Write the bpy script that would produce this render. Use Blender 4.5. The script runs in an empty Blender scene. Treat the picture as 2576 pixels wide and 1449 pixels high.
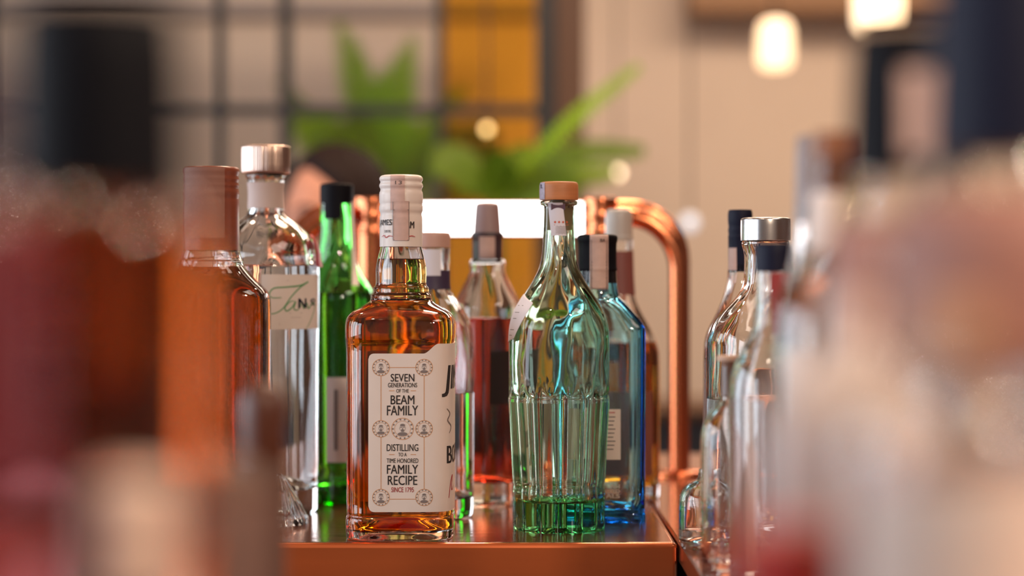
import bpy, bmesh, math, random
from mathutils import Vector, Matrix, noise
random.seed(7)
PI = math.pi
SC = bpy.context.scene
COL = SC.collection
# ------------------------------------------------------------------ camera, world, light, exposure
F = 4929.0            # focal length in pixels of the 2576 px wide frame
CX, CY = 1288.0, 724.5
CAMZ, TOPZ = 1.294, 1.10
H = CAMZ - TOPZ
cam_d = bpy.data.cameras.new('camera'); cam = bpy.data.objects.new('camera', cam_d); COL.objects.link(cam)
cam.location = (0, 0, CAMZ); cam.rotation_euler = (PI/2, 0, 0)
cam_d.sensor_width = 36; cam_d.lens = F/2576*36
cam_d.clip_start = 0.05; cam_d.clip_end = 60
cam_d.dof.use_dof = True; cam_d.dof.focus_distance = 1.515; cam_d.dof.aperture_fstop = 2.7
SC.camera = cam
W = bpy.data.worlds.new('world'); SC.world = W; W.use_nodes = True
W.node_tree.nodes['Background'].inputs[0].default_value = (1.0, 0.80, 0.70, 1)
W.node_tree.nodes['Background'].inputs[1].default_value = 0.15
SC.view_settings.view_transform = 'Standard'; SC.view_settings.look = 'None'
SC.view_settings.exposure = 0.0; SC.view_settings.gamma = 1.0; SC.view_settings.use_curve_mapping = False
cy = SC.cycles
cy.use_denoising = True
cy.max_bounces = 22; cy.diffuse_bounces = 3; cy.glossy_bounces = 6; cy.transmission_bounces = 20
cy.transparent_max_bounces = 8; cy.volume_bounces = 0
cy.sample_clamp_indirect = 6.0; cy.blur_glossy = 0.6
cy.caustics_reflective = True; cy.caustics_refractive = True

def area(name, loc, rot, sx, sy, watts, col):
    l = bpy.data.lights.new(name, 'AREA'); l.shape = 'RECTANGLE'; l.size = sx; l.size_y = sy
    l.energy = watts; l.color = col
    o = bpy.data.objects.new(name, l); COL.objects.link(o); o.location = loc; o.rotation_euler = rot
    return o
DAY = (0.82, 0.90, 1.0); WARM = (1.0, 0.72, 0.50)
# daylight through the three windows of the left wall
for k, y in enumerate((-0.9, 0.9, 2.7)):
    area('window_daylight', (-3.02, y, 1.75), (0, -PI/2, 0), 1.7, 1.2, 42, DAY)
# area fills added under the ceiling for wall and bar, no lamps there
area('ceiling_fill_light', (1.3, 5.4, 3.10), (0, 0, 0), 2.2, 1.0, 72, (1.0, .77, .58))
area('ceiling_fill_light', (-1.2, 6.3, 3.10), (0, 0, 0), 2.0, 0.6, 13, (1.0, .84, .70))
area('ceiling_fill_light', (0.3, 2.6, 3.10), (0, 0, 0), 0.5, 0.5, 34, WARM)
area('ceiling_fill_light', (1.7, 0.2, 3.10), (0, 0, 0), 1.0, 1.0, 24, (1.0, .80, .68))

def point(name, loc, r, watts, col):
    l = bpy.data.lights.new(name, 'POINT'); l.shadow_soft_size = r; l.energy = watts; l.color = col
    o = bpy.data.objects.new(name, l); COL.objects.link(o); o.location = loc; return o
# point lights added for glass sparkle and to brighten near bottles, no bulbs there
for p, w in (((-.75, 2.3, 2.75), 17), ((.15, 2.5, 2.8), 17), ((.95, 2.2, 2.75), 17), ((.55, .12, 1.85), 28), ((-.5, .05, 2.75), 16)): point('added_fill_light', p, .05, w, (1, .78, .58))

# ------------------------------------------------------------------ helpers
def P(px, py, d):
    return Vector(((px-CX)*d/F, d, CAMZ-(py-CY)*d/F))
def X(px, d): return (px-CX)*d/F
def Zc(py, d): return CAMZ-(py-CY)*d/F

MATS = {}
def mat(name, base, rough=0.5, metal=0.0, vary=0.06, scale=40, bump=0.0, trans=0.0, ior=1.5, emit=None, estr=0, coat=0.0, spec=0.5, stretch=None, sss=0):
    if name in MATS: return MATS[name]
    m = bpy.data.materials.new(name); m.use_nodes = True; nt = m.node_tree; N = nt.nodes
    b = N['Principled BSDF']
    b.inputs['Base Color'].default_value = (*base, 1); b.inputs['Roughness'].default_value = rough
    b.inputs['Metallic'].default_value = metal; b.inputs['Transmission Weight'].default_value = trans
    b.inputs['IOR'].default_value = ior; b.inputs['Coat Weight'].default_value = coat
    b.inputs['Specular IOR Level'].default_value = spec
    if emit: b.inputs['Emission Color'].default_value = (*emit, 1); b.inputs['Emission Strength'].default_value = estr
    if vary or bump:
        tc = N.new('ShaderNodeTexCoord'); nz = N.new('ShaderNodeTexNoise'); nz.inputs['Scale'].default_value = scale
        nz.inputs['Detail'].default_value = 4
        mp = N.new('ShaderNodeMapping'); mp.inputs['Scale'].default_value = stretch or (1, 1, 1)
        nt.links.new(tc.outputs['Object'], mp.inputs[0]); nt.links.new(mp.outputs[0], nz.inputs['Vector'])
        if vary:
            mx = N.new('ShaderNodeMix'); mx.data_type = 'RGBA'
            lo = [max(0, c*(1-vary)) for c in base]; hi = [min(1, c*(1+vary)) for c in base]
            mx.inputs[6].default_value = (*lo, 1); mx.inputs[7].default_value = (*hi, 1)
            nt.links.new(nz.outputs[0], mx.inputs[0]); nt.links.new(mx.outputs[2], b.inputs['Base Color'])
        if bump:
            bp = N.new('ShaderNodeBump'); bp.inputs['Strength'].default_value = bump; bp.inputs['Distance'].default_value = 0.002
            nt.links.new(nz.outputs[0], bp.inputs['Height']); nt.links.new(bp.outputs[0], b.inputs['Normal'])
    MATS[name] = m; return m

def glass(name, col=(1, 1, 1), dens=0.0, ior=1.5, rough=0.0, tint=(1, 1, 1)):
    """clear dielectric whose colour comes from absorption along the path inside it"""
    if name in MATS: return MATS[name]
    m = bpy.data.materials.new(name); m.use_nodes = True; nt = m.node_tree; N = nt.nodes
    b = N['Principled BSDF']
    b.inputs['Base Color'].default_value = (*tint, 1); b.inputs['Roughness'].default_value = rough
    b.inputs['Transmission Weight'].default_value = 1; b.inputs['IOR'].default_value = ior
    if dens:
        v = N.new('ShaderNodeVolumeAbsorption'); v.inputs[0].default_value = (*col, 1); v.inputs[1].default_value = dens
        nt.links.new(v.outputs[0], N['Material Output'].inputs['Volume'])
    MATS[name] = m; return m

class MB:
    def __init__(s): s.v = []; s.f = []; s.mi = []
    def add(s, v, f, k=0):
        o = len(s.v); s.v += [tuple(p) for p in v]; s.f += [tuple(i+o for i in q) for q in f]; s.mi += [k]*len(f)
        return s
    def box(s, lo, hi, k=0):
        x0, y0, z0 = lo; x1, y1, z1 = hi
        v = [(x0,y0,z0),(x1,y0,z0),(x1,y1,z0),(x0,y1,z0),(x0,y0,z1),(x1,y0,z1),(x1,y1,z1),(x0,y1,z1)]
        return s.add(v, [(0,3,2,1),(4,5,6,7),(0,1,5,4),(1,2,6,5),(2,3,7,6),(3,0,4,7)], k)
    def tube(s, pts, rad, seg=16, k=0, cap=True):
        pts = [Vector(p) for p in pts]; n = len(pts); rr = rad if isinstance(rad, (list, tuple)) else [rad]*n
        v = []; f = []; up = None
        for i, p in enumerate(pts):
            t = (pts[min(i+1, n-1)]-pts[max(i-1, 0)]).normalized()
            if up is None: up = t.orthogonal().normalized()
            up = (up-t*up.dot(t)).normalized(); sd = t.cross(up)
            for j in range(seg):
                a = 2*PI*j/seg; v.append(p+(up*math.cos(a)+sd*math.sin(a))*rr[i])
        for i in range(n-1):
            for j in range(seg):
                a = i*seg+j; b = i*seg+(j+1) % seg
                f.append((a, b, b+seg, a+seg))
        if cap: f.append(tuple(range(seg))[::-1]); f.append(tuple(range((n-1)*seg, n*seg)))
        return s.add(v, f, k)
    def ball(s, c, r, seg=20, rings=12, k=0):
        rx, ry, rz = r if isinstance(r, (tuple, list)) else (r, r, r); v = []; f = []
        for i in range(rings+1):
            ph = PI*i/rings
            for j in range(seg):
                th = 2*PI*j/seg
                v.append((c[0]+rx*math.sin(ph)*math.cos(th), c[1]+ry*math.sin(ph)*math.sin(th), c[2]-rz*math.cos(ph)))
        for i in range(rings):
            for j in range(seg):
                a = i*seg+j; b = i*seg+(j+1) % seg; f.append((a, b, b+seg, a+seg))
        return s.add(v, f, k)
    def build(s, name, m, parent=None, smooth=True, bevel=0, angle=38, clean=True):
        me = bpy.data.meshes.new(name); me.from_pydata(s.v, [], s.f)
        for mm in (m if isinstance(m, (list, tuple)) else [m]): me.materials.append(mm)
        if any(s.mi): me.polygons.foreach_set('material_index', s.mi)
        if clean:
            bm = bmesh.new(); bm.from_mesh(me); bmesh.ops.remove_doubles(bm, verts=bm.verts, dist=1e-6)
            bmesh.ops.dissolve_degenerate(bm, dist=1e-7, edges=bm.edges)
            bmesh.ops.recalc_face_normals(bm, faces=bm.faces); bm.to_mesh(me); bm.free()
        if smooth:
            me.polygons.foreach_set('use_smooth', [True]*len(me.polygons)); me.set_sharp_from_angle(angle=math.radians(angle))
        me.update()
        o = bpy.data.objects.new(name, me); COL.objects.link(o)
        if parent: o.parent = parent
        if bevel:
            md = o.modifiers.new('bevel', 'BEVEL'); md.width = bevel; md.segments = 3; md.limit_method = 'ANGLE'
            if not smooth: md.harden_normals = False
        return o

def tag(o, label=None, cat=None, group=None, kind=None):
    if label: o['label'] = label
    if cat: o['category'] = cat
    if group: o['group'] = group
    if kind: o['kind'] = kind
    return o
def empty(name, loc, label, cat, group=None, rz=0):
    o = bpy.data.objects.new(name, None); COL.objects.link(o); o.location = loc; o.rotation_euler = (0, 0, rz)
    o.empty_display_size = 0.05
    return tag(o, label, cat, group)
def struct(name, mb, m, parent=None, **k):
    o = mb.build(name, m, parent, smooth=k.pop('smooth', False), **k)
    if not parent: o['kind'] = 'structure'
    return o

def chaikin(p, it=2):
    for _ in range(it):
        q = [p[0]]
        for a, b in zip(p, p[1:]):
            q.append(tuple(.75*x+.25*y for x, y in zip(a, b))); q.append(tuple(.25*x+.75*y for x, y in zip(a, b)))
        q.append(p[-1])
        p = [q[0]]
        for t in q[1:]:
            if max(abs(x-y) for x, y in zip(t, p[-1])) > 1e-7: p.append(t)
    return p
def srad(th, n, rt):
    """unit radius of a rounded-square section (n = 2: round); rt: depth over width. th = 0 faces the camera (-Y)"""
    if abs(n-2) < .01 and abs(rt-1) < .01: return 1.0
    return (abs(math.sin(th))**n + (abs(math.cos(th))/rt)**n)**(-1.0/n)
class Prof:
    """outer surface of a turned or rounded-square body: points (z, half width, n, depth ratio), bottom to top"""
    def __init__(s, pts, it=2, mod=None):
        pts = [tuple(p)+(2.0, 1.0)[len(p)-2:] if len(p) < 4 else tuple(p) for p in pts]
        s.p = chaikin(pts, it); s.mod = mod; s.cache = {}
    def at(s, z):
        p = s.p
        if z <= p[0][0]: return p[0][1:]
        for a, b in zip(p, p[1:]):
            if a[0] <= z <= b[0] and b[0] > a[0]:
                t = (z-a[0])/(b[0]-a[0]); return tuple(x+(y-x)*t for x, y in zip(a[1:], b[1:]))
        return p[-1][1:]
    def table(s, z):
        k = round(z, 4)
        if k not in s.cache:
            a, n, rt = s.at(z); th = [PI*i/120 for i in range(121)]; L = [0]
            q = [(a*srad(t, n, rt)*math.sin(t), a*srad(t, n, rt)*math.cos(t)) for t in th]
            for u, w in zip(q, q[1:]): L.append(L[-1]+math.hypot(u[0]-w[0], u[1]-w[1]))
            s.cache[k] = (a, n, rt, th, L)
        return s.cache[k]
    def pos(s, u, z, off=0):
        a, n, rt, th, L = s.table(z); w = min(abs(u), L[-1]*.999)
        lo, hi = 0, 120
        while hi-lo > 1:
            m = (lo+hi)//2
            if L[m] <= w: lo = m
            else: hi = m
        t = th[lo]+(th[hi]-th[lo])*(w-L[lo])/max(1e-9, L[hi]-L[lo])
        if u < 0: t = -t
        r = a*srad(t, n, rt)
        if s.mod: r = s.mod(r, t, z)
        r += off
        return (r*math.sin(t), -r*math.cos(t), z)

def rings(path, seg, mod=None, v=None, f=None):
    """loft a path of (z, r, n, rt) rings; returns verts, faces (open at both ends unless r = 0)"""
    v = []; f = []; idx = []
    for (z, r, n, rt) in path:
        if r < 1e-6:
            v.append((0, 0, z)); idx.append([len(v)-1])
        else:
            row = []
            for j in range(seg):
                t = 2*PI*j/seg; q = r*srad(t, n, rt)
                if mod: q = mod(q, t, z)
                v.append((q*math.sin(t), -q*math.cos(t), z)); row.append(len(v)-1)
            idx.append(row)
    for a, b in zip(idx, idx[1:]):
        for j in range(seg):
            k = (j+1) % seg
            if len(a) == 1 and len(b) == 1: continue
            if len(a) == 1: f.append((a[0], b[k], b[j]))
            elif len(b) == 1: f.append((a[j], a[k], b[0]))
            else: f.append((a[j], a[k], b[k], b[j]))
    return v, f
def offset_path(path, t):
    out = []
    for i, (z, r, n, rt) in enumerate(path):
        a = path[max(i-1, 0)]; b = path[min(i+1, len(path)-1)]
        dz, dr = b[0]-a[0], b[1]-a[1]; L = math.hypot(dz, dr) or 1
        out.append((z+dr/L*t, max(0.001, r-dz/L*t), n, rt))
    return out
def shell(pr, t, tb, seg=64, punt=0.0, wob=0.0, wseed=0, foot=0.004):
    """glass wall: outer skin, lip, inner skin and thick bottom as one closed mesh; also returns the inner path"""
    out = pr.p; inner = [q for q in offset_path(out, t) if q[0] > tb]
    if not inner: inner = [out[-1]]
    z0, r0, n0, k0 = inner[0]
    bot = [(tb+punt, 0, n0, k0), (tb+punt*.8, r0*.35, n0, k0), (tb+punt*.25, r0*.7, n0, k0), (tb, r0*.9, n0, k0)]
    innerp = bot+[q for q in inner if q[0] > tb+.001]
    o0 = out[0]
    base = [(foot*1.0, 0, o0[2], o0[3]), (foot*.9, o0[1]*.6, o0[2], o0[3]), (0.0006, o0[1]*.86, o0[2], o0[3])]
    path = base+list(out)
    v, f = rings(path, seg, pr.mod)
    def wmod(q, th, z):
        if pr.mod: q = pr.mod(q+t, th, z)*.35+(q+t)*.65-t
        if wob: q += wob*noise.noise((math.sin(th)*2.2+wseed, math.cos(th)*2.2, z*38))*(1 if not pr.mod or z > .125 else .12)
        return q
    v2, f2 = rings(innerp, seg, wmod)
    m = MB().add(v, f).add(v2, f2)
    # lip
    n1 = len(v); a0 = n1-seg; b0 = n1+len(v2)-seg
    m.add([], []); 
    for j in range(seg):
        k = (j+1) % seg; m.f.append((a0+j, a0+k, b0+k, b0+j)); m.mi.append(0)
    return m, innerp, wmod
def liquid(innerp, wmod, level, seg=64, grow=0.0004):
    q = [(z, r+grow if r > 0 else 0, n, k) for z, r, n, k in innerp if z < level]
    q[0] = (q[0][0]-grow, 0, q[0][2], q[0][3])
    last = innerp[len(q)] if len(q) < len(innerp) else innerp[-1]
    pv = innerp[len(q)-1]; t = (level-pv[0])/max(1e-6, last[0]-pv[0])
    r = pv[1]+(last[1]-pv[1])*t+grow; n = pv[2]+(last[2]-pv[2])*t; k = pv[3]+(last[3]-pv[3])*t
    q += [(level, r, n, k), (level-.0008, r*.94, n, k), (level-.0008, 0, n, k)]
    v, f = rings(q, seg, wmod)
    return MB().add(v, f)
def turned(pts, seg=48, it=1, mod=None):
    """closed solid of revolution / rounded square from (z, r[, n, rt]) points"""
    pr = Prof(pts, it); path = list(pr.p)
    if path[0][1] > 1e-6: path.insert(0, (path[0][0], 0)+path[0][2:])
    if path[-1][1] > 1e-6: path.append((path[-1][0], 0)+path[-1][2:])
    v, f = rings(path, seg, mod); return MB().add(v, f), pr
def patch(pr, u0, u1, zb, zt, off=0.0003, th=0.0002, nu=24, nv=16, shear=0.0):
    """paper stuck on the surface: zb, zt may be functions of u"""
    fb = zb if callable(zb) else (lambda u: zb); ft = zt if callable(zt) else (lambda u: zt)
    v = []; f = []
    for lay in (off+th, off*.2):
        for i in range(nv+1):
            for j in range(nu+1):
                u = u0+(u1-u0)*j/nu; z = fb(u)+(ft(u)-fb(u))*i/nv
                v.append(pr.pos(u+shear*(z-fb(u)), z, lay))
    n = nu+1; M = (nv+1)*n
    for i in range(nv):
        for j in range(nu):
            a = i*n+j; f.append((a, a+1, a+n+1, a+n)); f.append((M+a, M+a+n, M+a+n+1, M+a+1))
    for j in range(nu):
        f.append((j, M+j, M+j+1, j+1)); a = nv*n+j; f.append((a, a+1, M+a+1, M+a))
    for i in range(nv):
        a = i*n; f.append((a, a+n, M+a+n, M+a)); a = i*n+nu; f.append((a, M+a, M+a+n, a+n))
    return MB().add(v, f)
# flat print: 2-D shapes that are then laid on a surface
def text2d(body, size, bold=0.0, sx=1.0, align='CENTER', shear=0):
    cu = bpy.data.curves.new('t', 'FONT'); cu.body = body; cu.size = 1; cu.offset = bold; cu.align_x = align; cu.align_y = 'CENTER'
    cu.shear = shear; cu.resolution_u = 3
    o = bpy.data.objects.new('t', cu); COL.objects.link(o)
    dg = bpy.context.evaluated_depsgraph_get(); dg.update()
    me = bpy.data.meshes.new_from_object(o.evaluated_get(dg))
    v = [(p.co.x*size*sx, p.co.y*size) for p in me.vertices]; f = [tuple(q.vertices) for q in me.polygons]
    bpy.data.meshes.remove(me); bpy.data.objects.remove(o); bpy.data.curves.remove(cu)
    return v, f
def textw(body, w, h, bold=0.012, align='CENTER', shear=0):
    """text fitted to a width and a cap height"""
    v, f = text2d(body, 1, 0, 1, 'CENTER', shear)
    n = len(v)          # heavier strokes: the outline laid twice, a hair apart
    v = v+[(p[0]+1.6*bold, p[1]) for p in v]; f = f+[tuple(i+n for i in q) for q in f]
    if not v: return v, f
    x0 = min(p[0] for p in v); x1 = max(p[0] for p in v); y0 = min(p[1] for p in v); y1 = max(p[1] for p in v)
    ox = {'CENTER': .5, 'LEFT': 0, 'RIGHT': 1}[align]
    return [((p[0]-x0)/(x1-x0)*w-ox*w, (p[1]-y0)/(y1-y0)*h-h/2) for p in v], f
def disc2d(r, n=24, ry=None): 
    ry = ry or r
    return [(r*math.cos(2*PI*i/n), ry*math.sin(2*PI*i/n)) for i in range(n)], [tuple(range(n))]
def ring2d(r, w, n=28):
    v = []
    for i in range(n): a = 2*PI*i/n; v += [(r*math.cos(a), r*math.sin(a)), ((r-w)*math.cos(a), (r-w)*math.sin(a))]
    return v, [(2*i, 2*((i+1) % n), 2*((i+1) % n)+1, 2*i+1) for i in range(n)]
def rect2d(w, h): return [(-w/2, -h/2), (w/2, -h/2), (w/2, h/2), (-w/2, h/2)], [(0, 1, 2, 3)]
def stroke2d(pts, w, sub=8):
    P_ = [pts[0]]+list(pts)+[pts[-1]]; c = []
    for i in range(1, len(P_)-2):
        for k in range(sub):
            t = k/sub; a, b, d, e = P_[i-1], P_[i], P_[i+1], P_[i+2]
            c.append(tuple(.5*(2*b[q]+(d[q]-a[q])*t+(2*a[q]-5*b[q]+4*d[q]-e[q])*t*t+(3*b[q]-a[q]-3*d[q]+e[q])*t**3) for q in (0, 1)))
    c.append(pts[-1]); v = []
    for i, p in enumerate(c):
        a = c[max(0, i-1)]; b = c[min(len(c)-1, i+1)]; dx, dy = b[0]-a[0], b[1]-a[1]; L = math.hypot(dx, dy) or 1
        ww = w*(.45+.55*math.sin(PI*(i+.5)/len(c)))
        v += [(p[0]-dy/L*ww/2, p[1]+dx/L*ww/2), (p[0]+dy/L*ww/2, p[1]-dx/L*ww/2)]
    return v, [(2*i, 2*i+1, 2*i+3, 2*i+2) for i in range(len(c)-1)]
class Print:
    """collects 2-D shapes at (u, z) and lays them on a surface as one thin printed part"""
    def __init__(s, pr, off=0.0007): s.m = MB(); s.pr = pr; s.off = off
    def put(s, sh, u=0, z=0):
        v, f = sh; s.m.add([s.pr.pos(p[0]+u, p[1]+z, s.off) for p in v], f); return s
    def build(s, name, m, parent): return tag(s.m.build(name, m, parent, smooth=False, clean=False), kind='stuff')

# ------------------------------------------------------------------ materials
paper = mat('cream_paper', (.80, .70, .64), .6, vary=.03, scale=90)
lilac = mat('lilac_paper', (.74, .72, .80), .6, vary=.03)
ink = mat('dark_ink', (.035, .028, .028), .6, vary=0)
red_ink = mat('red_ink', (.50, .03, .04), .6, vary=0)
gold_ink = mat('orange_ink', (.62, .28, .10), .6, vary=0)
grey_ink = mat('grey_ink', (.22, .18, .17), .6, vary=0)
green_ink = mat('green_ink', (.10, .33, .12), .5, vary=0)
white_cap = mat('white_screw_cap', (.82, .74, .69), .35, vary=.02)
stamp = mat('pink_tax_paper', (.62, .43, .38), .6, vary=.18, scale=160)
wood = mat('cap_wood', (.52, .20, .075), .5, vary=.25, scale=30, stretch=(1, 1, 12), bump=.05)
black_cap = mat('black_plastic', (.004, .004, .007), .6, vary=0, spec=.12)
navy_cap = mat('navy_plastic', (.006, .008, .026), .55, vary=0, spec=.2)
silver = mat('brushed_silver', (.62, .60, .60), .26, 1, vary=.08, scale=30, stretch=(1, 1, 60))
rose_silver = mat('rose_silver', (.68, .50, .42), .28, 1, vary=.1, scale=30, stretch=(1, 1, 60))
copper = mat('polished_copper', (.80, .26, .12), .2, 1, vary=.08, scale=12)
copper_top = mat('copper_counter_sheet', (.55, .20, .10), .16, .85, vary=.25, scale=7, stretch=(.6, 14, 1), bump=.12)
copper_edge = mat('copper_edge', (.52, .115, .028), .45, .5, vary=.15, scale=14, stretch=(.4, 4, 4))
G_clear = glass('clear_glass', (.80, .95, .88), 6)
G_green = glass('pale_green_glass', (.36, .84, .46), 48)
G_bgreen = glass('bottle_green_glass', (.04, .92, .10), 330)
G_blue = glass('blue_glass', (.03, .78, .98), 150)
G_seal = glass('spirit', (.97, .99, 1.0), 3, 1.36)
L_bourbon = glass('bourbon', (.95, .69, .03), 66, 1.36)
L_amber = glass('whiskey', (.88, .58, .02), 88, 1.36)
L_red = glass('red_amber_spirit', (.86, .32, .02), 80, 1.36)
L_dark = glass('dark_green_spirit', (.62, .80, .22), 40, 1.36)

# ------------------------------------------------------------------ setting
plaster = mat('beige_plaster', (.78, .62, .50), .9, vary=.06, scale=2.2)
plaster_grey = mat('grey_plaster', (.66, .56, .49), .9, vary=.06, scale=2.2)
steel = mat('black_steel', (.02, .018, .02), .45, vary=.1)
brown_wood = mat('brown_wood', (.12, .05, .022), .5, vary=.3, scale=8, stretch=(1, 1, .1))
dark_panel = mat('dark_wood_panelling', (.085, .042, .026), .5, vary=.3, scale=5, stretch=(1, 1, .1))
floor_m = mat('floor_boards', (.09, .045, .028), .4, vary=.3, scale=4, stretch=(.2, 3, 1))
ceil_m = mat('ceiling_paint', (.26, .15, .09), .9, vary=.08, scale=3)
struct('floor', MB().box((-3.3, -2.2, -.1), (3.8, 7.4, 0)), floor_m)
struct('ceiling', MB().box((-3.3, -2.2, 3.2), (3.8, 7.4, 3.3)), ceil_m)
struct('wall_back', MB().box((-3.3, 7.2, 0), (3.8, 7.4, 3.2)), plaster)
struct('wall_right', MB().box((3.6, -2.2, 0), (3.8, 7.2, 3.2)), dark_panel)
wl = MB().box((-3.3, -2.2, 0), (-3.1, 7.2, .85)).box((-3.3, -2.2, 2.65), (-3.1, 7.2, 3.2))
for a, b in ((-2.2, -1.55), (-.25, .25), (1.55, 2.05), (3.35, 7.2)): wl.box((-3.3, a, .85), (-3.1, b, 2.65))
struct('wall_left', wl, dark_panel)
for k, y in enumerate((-.9, .9, 2.7)):
    fr = MB()
    for yy in (y-.65, y+.60): fr.box((-3.26, yy, .85), (-3.18, yy+.05, 2.65))
    fr.box((-3.26, y-.65, .85), (-3.18, y+.65, .90)).box((-3.26, y-.65, 2.60), (-3.18, y+.65, 2.65))
    w = struct('window_%d' % (k+2), fr, steel)
    MB().box((-3.25, y-.02, .9), (-3.19, y+.02, 2.6)).build('mullion', steel, w, smooth=False)
    MB().box((-3.245, y-.6, 1.73), (-3.195, y+.6, 1.77)).build('transom', steel, w, smooth=False)
# glazed steel partition
D = 4.5
pz0, pz1 = 0.0, 3.2
def vbar(px0, px1, z0=pz0, z1=pz1, dy=.05): return MB().box((X(px0, D), D, z0), (X(px1, D), D+dy, z1))
w1 = struct('window_1', vbar(1349, 1398), steel)
for a, b in ((-40, -5), (538, 561), (702, 731), (1095, 1117)): vbar(a, b).build('mullion', steel, w1, smooth=False)
zt = Zc(276, D)
MB().box((X(-900, D), D+.005, zt-.012), (X(1349, D), D+.045, zt+.012)).build('transom', steel, w1, smooth=False)
MB().box((X(-900, D), D+.005, .02), (X(1349, D), D+.045, .10)).build('transom', steel, w1, smooth=False)
thin = glass('window_glass', (1, 1, 1), 0)
amber_pane = glass('amber_pane', (1, .80, .03), 480)
cols = [(-900, -40), (-5, 538), (561, 702), (731, 1095), (1117, 1349)]
for i, (a, b) in enumerate(cols):
    for (z0, z1) in ((.1, zt-.012), (zt+.012, pz1)):
        MB().box((X(a, D)+.001, D+.022, z0+.001), (X(b, D)-.001, D+.028, z1-.001)).build('pane', amber_pane if i == 4 else thin, w1, smooth=False)
struct('trim_1', MB().box((X(1399, D), D-.03, 0), (X(1470, D), D+.12, 3.2)), brown_wood)
# wall return beside the partition and the bulkhead above it
struct('trim_2', MB().box((X(1735, 7.0), 7.0, Zc(28, 7.0)), (3.6, 7.199, 3.2)), mat('brown_bulkhead', (.36, .20, .11), .8, vary=.1))
struct('trim_3', MB().box((-3.1, 6.7, Zc(46, 6.8)), (X(1350, 6.8), 6.9, Zc(8, 6.8))), mat('grey_beam', (.40, .33, .30), .8))

# ------------------------------------------------------------------ bar
bar = empty('bar_counter', (0, 1.75, 0), 'copper topped bar counter under the middle bottles', 'counter')
xr, xl = X(1705, 1.492), -1.3
def at(o, dx, dy, dz=0): return o
mb = MB().box((xl, 1.492-1.75, TOPZ-.06), (xr, 2.30-1.75, TOPZ)); mb.mi = [0, 0, 1, 0, 0, 0]; mb.build('copper_top', [copper_top, copper_edge], bar, smooth=True, bevel=.004)
MB().box((xl, 1.4965-1.75, .12), (xr-.002, 2.28-1.75, TOPZ-.0605)).build('front_panel', copper_edge, bar, smooth=False, bevel=.002)
MB().box((xl, 1.56-1.75, 0), (xr-.01, 2.24-1.75, .119)).build('plinth', steel, bar, smooth=False)
dark_lip = mat('dark_copper', (.30, .12, .07), .3, 1, vary=.15)
grey_panel = mat('grey_panel', (.30, .25, .23), .5)
sb = empty('side_counter', (.7, .9, 0), 'copper edged side counter under the crowd of clear bottles', 'counter')
MB().box((xr+.001-.7, .15-.9, TOPZ-.016), (.9, 2.30-.9, TOPZ)).build('copper_top', copper_top, sb, smooth=False, bevel=.002)
MB().box((xr+.008-.7, .17-.9, .10), (.88, 2.28-.9, TOPZ-.0165)).build('side_panel', grey_panel, sb, smooth=False)
MB().box((xr+.05-.7, .2-.9, 0), (.85, 2.25-.9, .0995)).build('plinth', steel, sb, smooth=False)
lb = empty('near_counter', (-.6, .65, 0), 'nearest counter under the blurred amber and red bottles', 'counter')
MB().box((-.6, -.5, TOPZ-.03), (.52, .45, TOPZ)).build('counter_top', dark_lip, lb, smooth=False, bevel=.002)
MB().box((-.58, -.48, 0), (.50, .43, TOPZ-.0305)).build('panel', brown_wood, lb, smooth=False)

# ------------------------------------------------------------------ bottles
def zloc(py, d): return H-(py-CY)*d/F
def prof(d, pts, it=2, mod=None):
    s = d/F; o = []
    for p in pts:
        py, hw = p[0], p[1]; z = 0.0 if py is None else zloc(py, d)
        o.append((max(0, z), hw*s)+tuple(p[2:]))
    return Prof(o, it, mod)
def capz(d, pts): return [(zloc(p[0], d), p[1]*d/F)+tuple(p[2:]) for p in pts]
class Bottle:
    def __init__(s, name, ax, d, pts, gl, label, liq=None, level=None, t=.003, tb=.008, seg=64, punt=.004, wob=.0004, it=2, mod=None, rz=0, cat='bottle', group=None, base=TOPZ):
        s.d = d; s.s = d/F; s.ax = ax
        s.root = empty(name, (X(ax, d), d, base), label, cat, group, rz)
        s.pr = prof(d, pts, it, mod)
        m, inner, wm = shell(s.pr, t, tb, seg, punt, wob, ax*.013)
        m.build('glass_body', gl, s.root, angle=50)
        if liq: liquid(inner, wm, s.z(level), seg).build('liquid', liq, s.root, angle=50)
    def z(s, py): return zloc(py, s.d)
    def cap(s, name, pts, m, seg=48, it=1, mod=None, bev=0):
        mb, pr = turned(capz(s.d, pts), seg, it, mod); o = mb.build(name, m, s.root); o_pr = pr
        return o, pr
    def label(s, name, m, u0, u1, y0, y1, pr=None, parent=None, off=.0003, nu=24, nv=12, shear=0):
        """u in px at this depth from the middle, y in px (y0 top, y1 bottom)"""
        f = lambda y: (lambda u: s.z(y(u/s.s))) if callable(y) else s.z(y)
        return patch(pr or s.pr, u0*s.s, u1*s.s, f(y1), f(y0), off, .0002, nu, nv, shear).build(name, m, parent or s.root, angle=60)
    def print(s, pr=None, off=.0008): return Print(pr or s.pr, off)

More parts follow.
